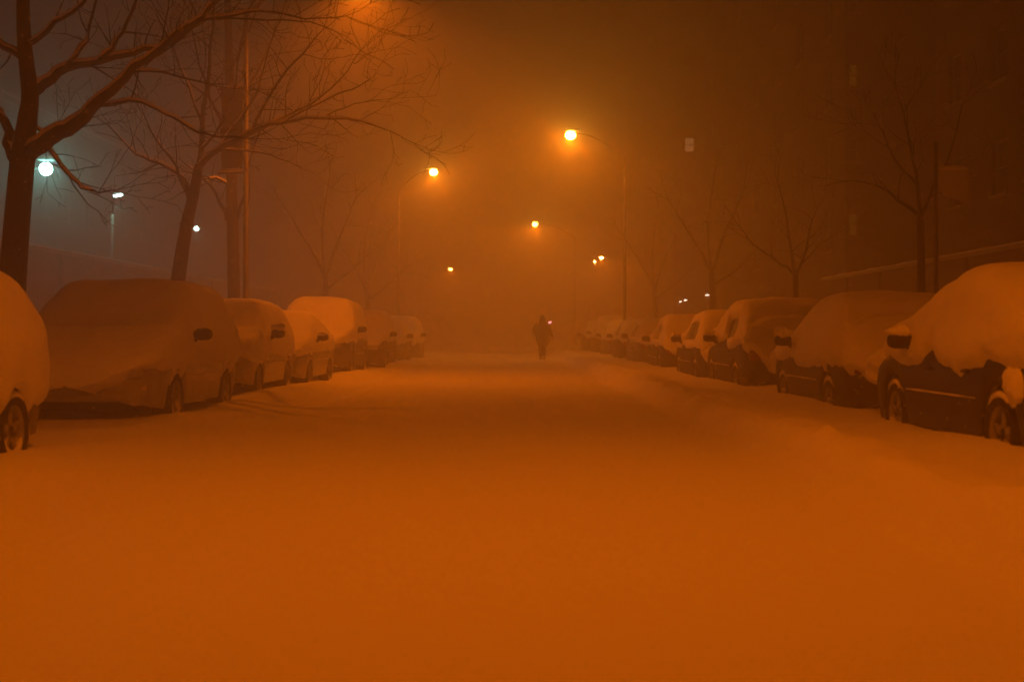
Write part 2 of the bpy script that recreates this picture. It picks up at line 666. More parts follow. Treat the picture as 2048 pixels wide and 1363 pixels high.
    for (lx, ly, lz, sx_, sy_, sz_) in sn.get('clumps', []):
        c = MB()
        c.rbox((lx, ly, lz), (sx_, sy_, sz_), .9)
        roughen(c, .06, 6, seed)
        c.build("snow_clump", M['snow_car'], root)
    return root


# positions: front wheel depth given -> car centre. Left cars face the camera, right cars face away.
GL = "snow covered cars parked along the left kerb"
GR_ = "snow covered cars parked along the right kerb"
XF = 3.72


def left_car(kind, paint, dfront, label, sn, seed, dx=0.0, name=None, dz=0.0, rz=0.0):
    t = CAR[kind]
    yc = dfront + t['wb'] / 2 + .03
    return make_car(name or ('parked_van' if kind == 'van' else 'parked_car'), kind, paint, (-XF - t['W'] / 2 + dx, yc, dz), math.pi + R(rz), label, GL, sn, seed)


def right_car(kind, paint, drear, label, sn, seed, dx=0.0, name=None, dz=0.0, rz=0.0):
    t = CAR[kind]
    yc = drear + t['wb'] / 2 - .03
    return make_car(name or ('parked_van' if kind == 'van' else 'parked_car'), kind, paint, (XF + t['W'] / 2 + dx, yc, dz), R(rz), label, GR_, sn, seed)


left_car('hatch', 'grey', 7.85, "buried car cut off by the left picture edge, one dark rear wheel arch in view",
         dict(roof=.22, flank=.42, front=(.4, .6), side=.06, jag=.05, rear=(.5, .45), endt=.1), 1.0, dx=-.25)
left_car('van', 'silver', 15.3, "tall rounded car under deep snow, front and windscreen buried, one dark mirror sticking out",
         dict(roof=.17, flank=.60, front=(.36, .80), side=.05, jag=.06, endt=.15, cat='van'), 2.3, dx=-.2)
left_car('hatch', 'silver', 20.7, "grey snow plastered hatch behind the tall buried van on the left kerb",
         dict(roof=.12, flank=.62, front=(.5, .75), side=.05, jag=.08, mirror_snow=.1), 3.7, dx=-.27, dz=.05)
left_car('sedan', 'silver', 25.4, "low pale sedan with a half bare windscreen, in front of the large snowy off-roader",
         dict(roof=.10, flank=.66, front=(.5, .68), side=.03, jag=.08, mirror_snow=.03, dark_mirror=1), 4.1, dx=-.2)
left_car('suv', 'grey', 31.4, "large off-roader, black mirror and one dark headlight showing through the snow",
         dict(roof=.20, flank=.85, front=(.55, .98), side=.04, jag=.1, cat='car', clumps=[]), 5.2, name='parked_car', dz=.04, dx=-.12)
left_car('suv', 'black', 38.6, "dark fronted car with bare bumper and small dark mirror, beyond the large off-roader",
         dict(roof=.14, flank=.95, front=(.78, .85), side=.03, jag=.05), 6.6, dz=-.08)
left_car('sedan', 'grey', 45.2, "faint hazy car seventh along the left kerb", dict(roof=.15, flank=.8, front=(.6, .7), jag=.08), 7.7)
left_car('suv', 'grey', 52.0, "faint hazy car at the far end of the left kerb row", dict(roof=.15, flank=.8, front=(.6, .7), jag=.08), 8.1, dz=-.1)

right_car('sedan', 'black', 10.0, "black car cut off by the right picture edge, deep hump of snow with ragged edge",
          dict(roof=.22, flank=.86, rear=(.88, .86), side=.07, jag=.16, endt=.2, mirror_snow=.05,
               clumps=[(-.84, -1.70, .72, .26, .34, .30)]), 11.3, dz=.0)
right_car('hatch', 'navy', 15.4, "dark hatchback with a rounded snow hump hanging over its rear, second along the right kerb",
          dict(roof=.13, flank=.70, flank_f=.78, rear=(.58, .62), side=.05, jag=.16, endt=.17, mirror_snow=.1), 12.9, dz=-.04)
right_car('hatch', 'black', 21.8, "black car with one bare side window and a long tongue of snow down its rear",
          dict(roof=.20, flank=.93, rear=(.38, .95), side=.04, jag=.10, endt=.2, mirror_snow=.05, open=[(-1.35, -.1, .12, .8)]), 13.5, dz=-.02)
right_car('hatch', 'navy', 26.6, "small dark car, rounded bare side window, just behind the car with the long snow tongue",
          dict(roof=.14, flank=.86, rear=(.5, .62), side=.04, jag=.10, mirror_snow=.04, open=[(-1.3, .8, .1, .85)]), 14.9, dz=-.06)
right_car('hatch', 'black', 33.0, "black car with a big rounded lobe of snow drooping off its rear",
          dict(roof=.18, flank=.9, rear=(.5, .78), side=.04, jag=.06, open=[(-1.3, .75, .1, .85)]), 15.4, dz=-.08)
right_car('sedan', 'grey', 39.4, "hazy dark sided car sixth along the right kerb", dict(roof=.14, flank=.86, rear=(.7, .8), jag=.08, open=[(-1.3, .7, .1, .85)]), 16.2)
right_car('sedan', 'black', 45.8, "hazy car with arched bare side window, seventh along the right kerb", dict(roof=.14, flank=.9, rear=(.7, .8), jag=.08, open=[(-1.3, .7, .1, .85)]), 17.2)
right_car('hatch', 'grey', 52.2, "very faint small car eighth along the right kerb", dict(roof=.14, flank=.88, rear=(.7, .8), jag=.08, open=[(-1.2, .7, .1, .85)]), 18.2)
right_car('suv', 'black', 58.6, "faint tall car near the far end of the right kerb", dict(roof=.16, flank=.95, rear=(.8, .85), jag=.08, open=[(-1.2, .7, .1, .85)]), 19.2)
right_car('van', 'black', 65.4, "farthest faint dark vehicle of the right kerb row, nearest to the walking person",
          dict(roof=.16, flank=1.0, rear=(.8, .85), jag=.06, open=[(-1.2, .7, .1, .85)], cat='van'), 20.2, dx=-.1)


# ------------------------------------------------------------------ lamps
SOD = (1.0, .16, .0012)


def spot(name, loc, target, power, col, angle, blend, parent, radius=.04):
    l = bpy.data.lights.new(name, 'SPOT')
    l.energy = power
    l.color = col
    l.spot_size = R(angle)
    l.spot_blend = blend
    l.shadow_soft_size = radius
    o = bpy.data.objects.new(name, l)
    C.objects.link(o)
    o.location = loc
    d = Vector(target) - Vector(loc)
    o.rotation_euler = d.to_track_quat('-Z', 'Y').to_euler()
    return o


def place(o, root):
    """parent with the world position kept"""
    o.parent = root
    o.matrix_parent_inverse = Matrix.Translation(-Vector(root.location))


def street_lamp(px, py, d, polex, label, power, size=1.0, hh=9.0, banner=False, angle=176, blend=.08, tilt=(0, 0), matn='sodium', base_z=.25, name="street_lamp"):
    """cobra head lamp on a tapered steel post"""
    hp = at(px, py, d)
    base = Vector((polex, d, base_z))
    root = empty(name, base)
    tag(root, label, "street lamp", "orange street lamps along the road")
    top = Vector((polex, d, hp.z - .9))
    m = MB()
    m.tube([base, base + Vector((0, 0, .5)), base + Vector((0, 0, .55)), top], [.15, .14, .07, .045], 12)
    o = m.build("post", M['pole'])
    place(o, root)
    sx = 1 if hp.x > polex else -1
    dx = abs(hp.x - polex)
    a = MB()
    pts = []
    for k in range(11):
        f = k / 10
        pts.append((polex + sx * (dx - .25) * f, d, top.z - .1 + (1.03) * math.sin(f * math.pi / 2) ** .9))
    a.tube(pts, [.034 - .010 * k / 10 for k in range(11)], 8)
    o = a.build("arm", M['pole'])
    place(o, root)
    h = MB()
    h.rbox((hp.x + .12 * (1 if polex > hp.x else -1), d, hp.z + .17 * size), (.66 * size, .24 * size, .12 * size), .7)
    o = h.build("housing", M['housing'])
    place(o, root)
    s2 = MB()
    s2.rbox((hp.x + .12 * (1 if polex > hp.x else -1), d, hp.z + .24 * size), (.58 * size, .2 * size, .1 * size), .8)
    o2 = s2.build("snow_cap", M['snow_car'])
    place(o2, root)
    ln = MB()
    ln.rbox((hp.x, d, hp.z - .03 * size), (.40 * size, .34 * size, .34 * size), 1.0)
    o = ln.build("lens", M[matn])
    place(o, root)
    if power:
        sp = spot("lamp_light", hp + Vector((0, 0, -.24 * size)), hp + Vector((tilt[0], tilt[1], -5)), power, SOD, angle, blend, root)
        place(sp, root)
    if banner:
        for zz in (4.65, 6.5):
            b = MB()
            b.tube([(polex, d, zz), (polex - .62, d, zz - .02)], .022, 6)
            o = b.build("banner_arm", M['pole'])
            place(o, root)
            s3 = MB()
            s3.tube([(polex - .05, d, zz + .045), (polex - .2, d, zz + .06), (polex - .4, d, zz + .05), (polex - .6, d, zz + .03)], [.03, .05, .045, .02], 7)
            o = s3.build("snow_cap", M['snow_car'])
            place(o, root)
        b = MB()
        n = 10
        for i in range(n + 1):
            for j in range(3):
                b.v.append((polex - .08 - .23 * j, d + .03 * math.sin(i * .8 + j), 4.68 + (6.47 - 4.68) * i / n))
                b.v.append((polex - .08 - .23 * j, d + .006 + .03 * math.sin(i * .8 + j), 4.68 + (6.47 - 4.68) * i / n))
        for i in range(n):
            for j in range(2):
                for k in range(2):
                    q = (i * 3 + j) * 2 + k
                    b.f.append((q, q + 2, q + 8, q + 6))
        o = b.build("banner", M['banner'])
        place(o, root)
    return root


street_lamp(720, -62, 28.6, -5.85, "tall lamp post with a banner beside a thick leafless trunk, lamp just above the frame", 2050, matn="sodium_deep", angle=150, blend=.5, banner=True, tilt=(.4, .3))
street_lamp(1141, 269, 51, 4.42, "brightest and highest orange lamp, right of the street's middle", 900, tilt=(-2.0, 0), size=1.05)
street_lamp(867, 343, 63, -5.5, "second brightest orange lamp, hanging over the left half of the street", 900, tilt=(2.2, 0), size=1.0)
street_lamp(1070, 448, 93, 4.5, "orange lamp below the brightest one, above the walking person", 1500)
street_lamp(901, 538, 150, -9.5, "small lone orange lamp low over the far left side", 1500, matn='sodium_far', size=1.0)
street_lamp(1203, 515, 128, 11.0, "larger of the pair of small orange lamps at right, upper one", 1400, matn='sodium_far', size=1.0)
street_lamp(1190, 523, 140, 11.5, "smaller lower lamp of the pair of small orange lamps at right", 0, matn='sodium_far', size=.75)
# the lamp above the camera's own stretch of road (stands outside the frame)
nl = at(1024, 668, 3.2)
street_lamp(1024 + -.1 / 6.2 * F, HY - 8.0 / 6.2 * F, 6.2, -5.6, "lamp post standing beside the near stretch of road", 1680, tilt=(.3, .2), angle=150, blend=1.0, matn='sodium_deep')


def yard_lamp(px, py, d, polex, label, power, size, style, tiltbar=False):
    hp = at(px, py, d)
    base = Vector((polex, d, .2))
    root = empty("yard_lamp", base)
    tag(root, label, "yard light", "white lights of the yard behind the wall")
    m = MB()
    m.tube([base, (polex, d, hp.z - (.15 if style else .9))], [.10, .07], 10)
    place(m.build("post", M['frame']), root)
    a = MB()
    s = 1 if hp.x > polex else -1
    a.tube([(polex, d, hp.z - (.25 if style else 1.0)), (polex + s * .1, d, hp.z - .05), (hp.x, d, hp.z + .05)], [.05, .04, .035], 7)
    place(a.build("arm", M['pole']), root)
    h = MB()
    h.rbox((hp.x, d + .1, hp.z + (.36 if style else .13) * size), (.7 * size, .4 * size, .14 * size), .7)
    place(h.build("housing", M['housing']), root)
    ln = MB()
    if style == 1:
        ln.rbox((hp.x, d, hp.z), (.46 * size, .46 * size, .46 * size), 1.0)
        place(ln.build("lens", M['white_lamp']), root)
    else:
        if tiltbar:
            ln.tube([(hp.x - .2, d, hp.z - .05), (hp.x + .2, d, hp.z + .03)], .075, 8)
        else:
            ln.rbox((hp.x, d, hp.z), (.36, .36, .36), 1.0)
        place(ln.build("lens", M['white_far']), root)
    if power:
        sp = spot("lamp_light", hp + Vector((0, -.1, -.42 * size)), hp + Vector((.8, -.6, -5)), power, (.34, .80, .60), 160, .7, root)
        place(sp, root)
    return root


yard_lamp(92, 338, 46.5, -17.6, "dazzling white yard light seen through the fork of the nearest leafless tree", 40, 1.0, 1)
yard_lamp(236, 390, 60, -18.45, "small tilted white light on a pale slender post above the yard wall", 70, .95, 0, True)
yard_lamp(393, 457, 86, -21.6, "tiny round white light just right of the second leafless tree's trunk", 60, .8, 0)


# ------------------------------------------------------------------ walls and buildings
def yard_wall(name, x, y0, y1, h, label, matn, side):
    root = empty(name, (x, (y0 + y1) / 2, .2))
    tag(root, label, "wall")
    m = MB()
    m.box((x, (y0 + y1) / 2, h / 2), (.3, y1 - y0, h))
    yy = y0
    while yy <= y1:
        m.box((x - side * .19, yy, h / 2), (.08, .45, h - .02))
        yy += 4
    place(m.build("wall", M[matn], smooth=False), root)
    c = MB()
    c.box((x, (y0 + y1) / 2, h + .06), (.46, y1 - y0 + .1, .115))
    place(c.build("coping", M['stone'], smooth=False), root)
    s = MB()
    n = int((y1 - y0) / .4)
    for i in range(n + 1):
        yv = y0 + (y1 - y0) * i / n
        t = .08 + .04 * nz(yv * .8, x)
        for k in range(7):
            a = math.pi * k / 6
            s.v.append((x + .24 * math.cos(a), yv, h + .1 + t * math.sin(a)))
    for i in range(n):
        for k in range(6):
            q = i * 7 + k
            s.f.append((q, q + 1, q + 8, q + 7))
    place(s.build("snow_cap", M['snow_car']), root)
    return root


yard_wall("yard_wall", -14, 24, 76, 3.55, "long low yard wall with a snowy top edge on the left, under the white lights", 'brick2', -1)
yard_wall("garden_wall", 12, 18, 49.6, 3.1, "long garden wall with a thin line of snow along its top, behind the nearest car at right", 'brick', 1)

WIN = {}


def window_protos(w_, h_):
    k = (round(w_, 2), round(h_, 2))
    if k not in WIN:
        f = MB()
        for (cx, cz, dx, dz) in ((0, h_ / 2 - .04, w_, .08), (0, -h_ / 2 + .04, w_, .08), (-w_ / 2 + .035, 0, .07, h_ - .16), (w_ / 2 - .035, 0, .07, h_ - .16), (0, 0, w_ - .14, .05)):
            f.box((cx, 0, cz), (dx, .06, dz))
        p = MB()
        p.box((0, .02, 0), (w_ - .1, .012, h_ - .12))
        s = MB()
        s.box((0, -.14, -h_ / 2 - .05), (w_ + .2, .22, .10))
        WIN[k] = (f, p, s)
    return WIN[k]


def facade(root, origin, udir, ndir, length, height, cols, rows, ww, wh, matn, lit=(), z0=1.0, made=None, off=None):
    """one wall plane with real window openings; windows are parts"""
    u = Vector(udir)
    nrm = Vector(ndir)
    o = Vector(origin)
    mu = length / cols
    mh = (height - z0) / rows
    us, zs = [0], [0]
    off = (mu - ww) / 2 if off is None else off
    for c in range(cols):
        a = mu * c + off
        us += [a, a + ww]
    us.append(length)
    for r in range(rows):
        a = z0 + mh * r + (mh - wh) / 2
        zs += [a, a + wh]
    zs.append(height)
    mb = MB()
    for i in range(len(us) - 1):
        for j in range(len(zs) - 1):
            q = [o + u * us[i] + Vector((0, 0, zs[j])), o + u * us[i + 1] + Vector((0, 0, zs[j])),
                 o + u * us[i + 1] + Vector((0, 0, zs[j + 1])), o + u * us[i] + Vector((0, 0, zs[j + 1]))]
            if i % 2 == 1 and j % 2 == 1:
                inn = [p - nrm * .25 for p in q]
                for k in range(4):
                    mb.add([q[k], q[(k + 1) % 4], inn[(k + 1) % 4], inn[k]], [(0, 1, 2, 3)])
                continue
            mb.add(q, [(0, 1, 2, 3)])
    f, p, s = window_protos(ww, wh)
    ang = math.atan2(u.y, u.x)
    if abs((Matrix.Rotation(ang, 3, 'Z') @ Vector((0, -1, 0))).dot(nrm) - 1) > .1:
        ang += math.pi
    for c in range(cols):
        for r in range(rows):
            ctr = o + u * (mu * c + off + ww / 2) + Vector((0, 0, z0 + mh * (r + .5))) - nrm * .16
            fo = made['f'].copy() if made.get('f') else f.build("window", M['frame'], smooth=False)
            if made.get('f'):
                C.objects.link(fo)
            made['f'] = made.get('f') or fo
            fo.parent = root
            fo.location = ctr - Vector(root.location)
            fo.rotation_euler = (0, 0, ang)
            key = 'lit' if (c, r) in lit else 'p'
            if made.get(key):
                po = made[key].copy()
                C.objects.link(po)
            else:
                po = p.build("pane", M[lit[(c, r)]] if key == 'lit' else M['pane'], smooth=False)
                if key != 'lit':
                    made[key] = po
            po.parent = fo
            if made.get('s'):
                so = made['s'].copy()
                C.objects.link(so)
            else:
                so = s.build("sill", M['stone'], smooth=False)
                made['s'] = so
            so.parent = fo
    return mb


def building(name, x0, x1, y0, y1, h, matn, label, side, f1, f2):
    """side: which x face looks on the street; f1 = (cols, rows, lit) of that face; f2 of the face towards the camera"""
    root = empty(name, ((x0 + x1) / 2, (y0 + y1) / 2, .2))
    tag(root, label, "building")
    made = {}
    W = MB()
    xf = x0 if side < 0 else x1
    a = facade(root, (xf, y0, 0), (0, 1, 0), (side, 0, 0), y1 - y0, h, f1[0], f1[1], 1.3, 1.7, matn, f1[2], made=made)
    W.add(a.v, a.f)
    made2 = made
    b = facade(root, (x0, y0, 0), (1, 0, 0), (0, -1, 0), x1 - x0, h, f2[0], f2[1], 1.3 if len(f2) < 4 else f2[4][0], 1.7 if len(f2) < 4 else f2[4][1], matn, f2[2], made={} if len(f2) > 3 else made, off=None if len(f2) < 4 else f2[3])
    W.add(b.v, b.f)
    xb = x1 if side < 0 else x0
    W.add([(xb, y0, 0), (xb, y1, 0), (xb, y1, h), (xb, y0, h)], [(0, 1, 2, 3)])
    W.add([(x0, y1, 0), (x1, y1, 0), (x1, y1, h), (x0, y1, h)], [(0, 1, 2, 3)])
    # a dark floor to ceiling core so nothing shows through the openings
    W.box(((x0 + x1) / 2, (y0 + y1) / 2, h / 2 - .1), (x1 - x0 - .8, y1 - y0 - .8, h - .3))
    place(W.build("wall", M[matn], smooth=False), root)
    r = MB()
    r.box(((x0 + x1) / 2, (y0 + y1) / 2, h + .15), (x1 - x0 + .5, y1 - y0 + .5, .3))
    place(r.build("cornice", M['stone'], smooth=False), root)
    s = MB()
    s.rbox(((x0 + x1) / 2, (y0 + y1) / 2, h + .42), (x1 - x0 + .4, y1 - y0 + .4, .3), .15)
    place(s.build("roof", M['snow_car']), root)
    return root


building("apartment_building", 12.8, 32, 50, 86, 24, 'brick', "tall dark apartment block filling the right side behind the bare trees, faint lit panes", -1,
         (7, 8, {(4, 2): 'litwin2', (5, 0): 'litwin2'}), (5, 8, {(0, 3): 'litwin2', (0, 1): 'litwin2'}, .15, (.4, .95)))
building("haze_block_house", 15, 30, 22, 46, 15, 'brick', "unlit brick house added behind the garden wall to block the lit haze at upper right", -1,
         (6, 4, {}), (4, 4, {}))  # added house: hides the lit haze behind it so the upper right darkens
building("apartment_building", 11.4, 30, 92, 128, 25, 'brick2', "farther apartment block, one pale lit pane floating in fog right of the brightest lamp", -1,
         (6, 8, {}), (5, 8, {(0, 4): 'litwin'}, .8, (.75, 1.1)))
building("brick_building", -44, -26, 52, 104, 13, 'brick', "barely visible low block behind the white yard lights", 1, (14, 4, {}), (5, 4, {}))
# tube lights over an entrance
for k, (px, py, dz) in enumerate(((1361, 603, .3), (1371, 600, 0), (1415, 590, .0))):
    d = (11.22 if k < 2 else 12.62) * F / (px - CX)
    p = at(px, py, d)
    tl = empty("wall_light", p)
    tag(tl, ["lower small white wall light of a close pair above the parked cars at right", "upper small white wall light of a close pair above the parked cars at right",
             "dimmer white wall light just right of the close pair"][k], "wall light", "white wall lights on the right block")
    m = MB()
    m.rbox((0, 0, 0), (.14, .9 if k < 2 else 1.6, .09), .6)
    place_o = m.build("tube", M['tube'], tl)
    m = MB()
    m.box((.09, 0, .05), (.12, 1.2, .1))
    m.build("bracket", M['housing'], tl, smooth=False)

# pedestrian signal far off
sg = empty("pedestrian_signal", (4.35, 150, .38))
tag(sg, "tiny pink signal light glowing beside the walking person's shoulder", "signal")
m = MB()
m.tube([(0, 0, 0), (0, 0, 2.6)], .06, 8)
m.build("post", M['pole'], sg)
m = MB()
m.box((0, -.12, 2.1), (.4, .2, .4))
m.build("signal_box", M['plastic'], sg, smooth=False)
m = MB()
m.rbox((0, -.24, 2.08), (.3, .04, .3), .5)
m.build("lens", M['pink'], sg)

# sign on a post at right
px_ = at(1872, 750, 18.6)
sp_ = empty("sign_post", (px_.x, 18.6, .3))
tag(sp_, "thin post carrying a pale square sign, beside the right hand bare tree", "sign")
m = MB()
m.tube([(0, 0, 0), (0, 0, 3.55)], .03, 8)
m.build("post", M['pole'], sp_)
m = MB()
m.add([(.12, -.04, 2.78), (.46, -.04, 2.66), (.46, -.04, 3.14), (.02, -.04, 3.14), (.02, -.04, 2.9),
       (.12, -.025, 2.78), (.46, -.025, 2.66), (.46, -.025, 3.14), (.02, -.025, 3.14), (.02, -.025, 2.9)],
      [(0, 1, 2, 3, 4), (9, 8, 7, 6, 5), (0, 5, 6, 1), (1, 6, 7, 2), (2, 7, 8, 3), (3, 8, 9, 4), (4, 9, 5, 0)])
m.build("sign_panel", M['signw'], sp_, smooth=False)
m = MB()
m.rbox((.24, -.03, 3.17), (.44, .06, .07), .8)
m.build("snow_cap", M['snow_car'], sp_)


# ------------------------------------------------------------------ trees
def smooth_line(pts, rad, sub=3):
    P, Rr = [], []
    n = len(pts)
    for i in range(n - 1):
        p0, p1, p2, p3 = pts[max(i - 1, 0)], pts[i], pts[i + 1], pts[min(i + 2, n - 1)]
        for k in range(sub):
            t = k / sub
            P.append(.5 * ((2 * p1) + (p2 - p0) * t + (2 * p0 - 5 * p1 + 4 * p2 - p3) * t * t + (3 * p1 - p0 - 3 * p2 + p3) * t ** 3))
            Rr.append(lerp(rad[i], rad[i + 1], t))
    P.append(pts[-1])
    Rr.append(rad[-1])
    return P, Rr


def twig(mb, rg, p, d, length, r, depth, stats):
    """one irregular shoot with side shoots"""
    n = max(3, int(length / .15))
    pts, rs = [p], [r]
    q = p.copy()
    dd = d.normalized()
    step = length / n
    for k in range(n):
        dd = (dd + Vector((rg.uniform(-1, 1), rg.uniform(-1, 1), rg.uniform(-.8, 1.0))) * .24).normalized()
        q = q + dd * step
        pts.append(q.copy())
        rs.append(max(.0034, r * (1 - .75 * (k + 1) / n)))
        if depth > 0 and k > 0 and rg.random() < .75:
            side = dd.cross(Vector((rg.uniform(-1, 1), rg.uniform(-1, 1), rg.uniform(-1, 1)))).normalized()
            nd = (dd * rg.uniform(.5, 1.0) + side * rg.uniform(.5, 1.0) + Vector((0, 0, .15))).normalized()
            twig(mb, rg, q, nd, length * rg.uniform(.3, .62), rs[-1] * .72, depth - 1, stats)
    mb.tube(pts, rs, 4 if r > .008 else 3, cap=False)
    stats[0] += 1


def tree(name, d, trunk, limbs, label, seed, cr=None, twl=.9, dens=1.0, snow=True, depth=2, minr=.05, kind="bare tree"):
    """trunk, limbs: lists of (px, py, radius[, dy]); depth spreads through dy"""
    rg = random.Random(seed)
    base = at(trunk[0][0], trunk[0][1], d)
    root = empty(name, base)
    tag(root, label, kind, "leafless street trees")
    tm, cm, sm = MB(), MB(), MB()

    def line(pl, dy0=0.0, dyk=0.0):
        pts, rad = [], []
        n = len(pl)
        for i, q in enumerate(pl):
            dy = q[3] if len(q) > 3 else dyk * i / max(1, n - 1)
            dd = d + dy
            pts.append(at(q[0], q[1], dd) )
            rad.append(q[2])
        return smooth_line(pts, rad)
    P, Rr = line(trunk)
    tm.tube(P, Rr, 12)
    lim = []
    for lb in limbs:
        dyk = lb[0] if not isinstance(lb[0], tuple) else rg.uniform(-1.5, 1.5)
        pl = lb[1:] if not isinstance(lb[0], tuple) else lb
        P2, R2 = line(pl, 0, dyk)
        # small irregularities
        for i in range(1, len(P2)):
            P2[i] = P2[i] + Vector((rg.uniform(-1, 1), rg.uniform(-1, 1), rg.uniform(-1, 1))) * min(.03, R2[i] * .5 + .008)
        tm.tube(P2, R2, 8)
        lim.append((P2, R2))
        if snow:
            # snow lying along the upper side where the limb is not too steep
            run, rr = [], []
            for i in range(len(P2)):
                t = (P2[min(i + 1, len(P2) - 1)] - P2[max(i - 1, 0)]).normalized()
                flat = math.sqrt(max(0, 1 - t.z * t.z))
                up = (Vector((0, 0, 1)) - t * t.z)
                up = up.normalized() if up.length > .01 else Vector((0, 0, 1))
                if flat > .55 and R2[i] > .012:
                    run.append(P2[i] + up * (R2[i] * .7 + .008))
                    rr.append(.005 + R2[i] * (.66 + .2 * nz(P2[i].x * 3, P2[i].z * 3)) * flat + .006)
                else:
                    if len(run) > 2:
                        rr[0] = rr[-1] = .004
                        sm.tube(run, rr, 7)
                    run, rr = [], []
            if len(run) > 2:
                rr[0] = rr[-1] = .004
                sm.tube(run, rr, 7)
    stats = [0]
    for P2, R2 in lim:
        for i in range(2, len(P2)):
            if R2[i] < minr and rg.random() < .62 * dens:
                t = (P2[min(i + 1, len(P2) - 1)] - P2[i - 1]).normalized()
                side = t.cross(Vector((rg.uniform(-1, 1), rg.uniform(-1, 1), rg.uniform(-1, 1)))).normalized()
                nd = (t * rg.uniform(.3, 1.0) + side + Vector((0, 0, rg.uniform(0, .5)))).normalized()
                twig(cm, rg, P2[i], nd, twl * rg.uniform(.5, 1.25), min(R2[i] * .6, .014), depth, stats)
        t = (P2[-1] - P2[-3]).normalized()
        for _ in range(2):
            twig(cm, rg, P2[-1], (t + Vector((rg.uniform(-.4, .4), rg.uniform(-.4, .4), rg.uniform(-.4, .4)))).normalized(), twl, R2[-1] * .9, depth, stats)
    place(tm.build("trunk", M['bark']), root)
    place(cm.build("crown", M['bark']), root)
    if snow and sm.v:
        place(sm.build("branch_snow", M['snow_car']), root)
    return root


tree("bare_tree", 15.6,
     [(4, 801, .20), (16, 680, .175), (25, 560, .16), (35, 430, .15), (44, 330, .145), (55, 240, .115), (60, 190, .10), (50, 100, .085), (46, 0, .075), (50, -130, .06), (66, -280, .04)],
     [(-1.0, (46, 325, .10), (85, 288, .10), (140, 255, .086), (188, 218, .068), (250, 158, .05), (318, 98, .038), (370, 60, .03), (425, 15, .026), (480, -60, .018)),
      (.9, (60, 195, .07), (88, 165, .068), (130, 140, .054), (200, 119, .04), (270, 104, .035), (335, 90, .028), (395, 45, .026), (440, -10, .018)),
      (-.6, (190, 218, .03), (215, 206, .026), (285, 205, .02), (330, 226, .017), (395, 262, .013), (440, 273, .010), (500, 275, .007)),
      (.6, (38, 340, .07), (22, 300, .065), (10, 245, .055), (-30, 190, .045), (-90, 120, .03)),
      (.4, (50, 118, .05), (22, 105, .04), (-40, 60, .03), (-90, 30, .02)),
      (-.8, (55, 90, .035), (110, 45, .026), (165, 8, .02), (215, -50, .014)),
      (-.3, (95, 292, .022), (115, 322, .02), (140, 350, .018), (165, 376, .015), (198, 384, .011), (232, 380, .006)),
      (-1.2, (345, 78, .022), (405, 38, .018), (470, 31, .015), (545, 22, .012), (610, 38, .009), (690, 32, .005)),
      (-1.4, (405, 38, .014), (480, 38, .012), (560, 42, .009), (620, 44, .007), (680, 66, .004)),
      (.5, (200, 119, .03), (235, 80, .026), (262, 30, .02), (290, -40, .014)),
      (.8, (130, 140, .03), (165, 95, .024), (180, 50, .018), (195, -20, .014)),
      (-.5, (250, 158, .02), (285, 140, .016), (350, 150, .012), (420, 170, .008)),
      (.3, (60, 250, .02), (90, 265, .014), (120, 262, .01))],
     "nearest leafless tree at the left edge, snow lying along its two heavy right-reaching limbs", 21, twl=.7, dens=1.1, depth=2)

tree("bare_tree", 25,
     [(342, 751, .16), (350, 600, .145), (356, 560, .14), (372, 455, .12), (386, 395, .105), (398, 330, .085)],
     [(.8, (398, 330, .06), (404, 250, .05), (414, 160, .038), (424, 60, .025), (432, -60, .015)),
      (-1.5, (392, 345, .06), (430, 305, .055), (500, 266, .045), (560, 246, .036), (640, 236, .026), (720, 243, .018), (800, 272, .008)),
      (-1.2, (498, 267, .034), (522, 220, .028), (562, 155, .022), (605, 108, .016), (645, 60, .009)),
      (1.0, (430, 305, .035), (478, 240, .03), (512, 190, .024), (526, 140, .016), (550, 60, .01)),
      (.5, (386, 392, .045), (355, 345, .036), (300, 322, .028), (262, 298, .02), (222, 258, .01)),
      (-.6, (380, 410, .035), (352, 332, .028), (312, 282, .02), (290, 232, .01)),
      (-2.0, (560, 246, .024), (640, 205, .02), (705, 178, .014), (740, 160, .007)),
      (-1.6, (500, 266, .03), (570, 232, .024), (640, 196, .018), (695, 140, .010), (715, 110, .006)),
      (.7, (400, 300, .03), (440, 250, .024), (470, 170, .018), (480, 90, .012), (500, 20, .008)),
      (-.7, (430, 300, .022), (480, 300, .016), (540, 310, .011), (590, 330, .006)),
      (1.3, (404, 250, .028), (380, 180, .022), (350, 110, .016), (340, 40, .01)),
      (-1.8, (640, 236, .016), (690, 215, .012), (740, 200, .007))],
     "second leafless tree leaning right, its wide crown of fine twigs reaching toward the street lamps", 22, twl=1.0, dens=1.15, depth=2)

tree("bare_tree", 31,
     [(470, 735, .17), (468, 590, .145), (466, 480, .14), (464, 400, .135), (463, 330, .12), (460, 230, .12), (458, 120, .10), (455, 0, .08), (455, -90, .06)],
     [(.6, (454, 440, .05), (432, 385, .035), (402, 352, .022), (360, 320, .01)),
      (-.6, (474, 440, .045), (488, 390, .03), (498, 330, .02), (520, 260, .01)),
      (-.3, (464, 372, .035), (440, 360, .03), (415, 355, .02)),
      (.5, (462, 280, .05), (430, 220, .04), (400, 130, .025), (380, 40, .012)),
      (-1.0, (460, 230, .05), (500, 170, .035), (540, 90, .02), (570, 10, .012)),
      (-.8, (460, 140, .04), (490, 80, .025), (520, 0, .015))],
     "straight thick leafless trunk beside the lamp post, forking above a snowy ledge of branches", 23, twl=.9, dens=.7)

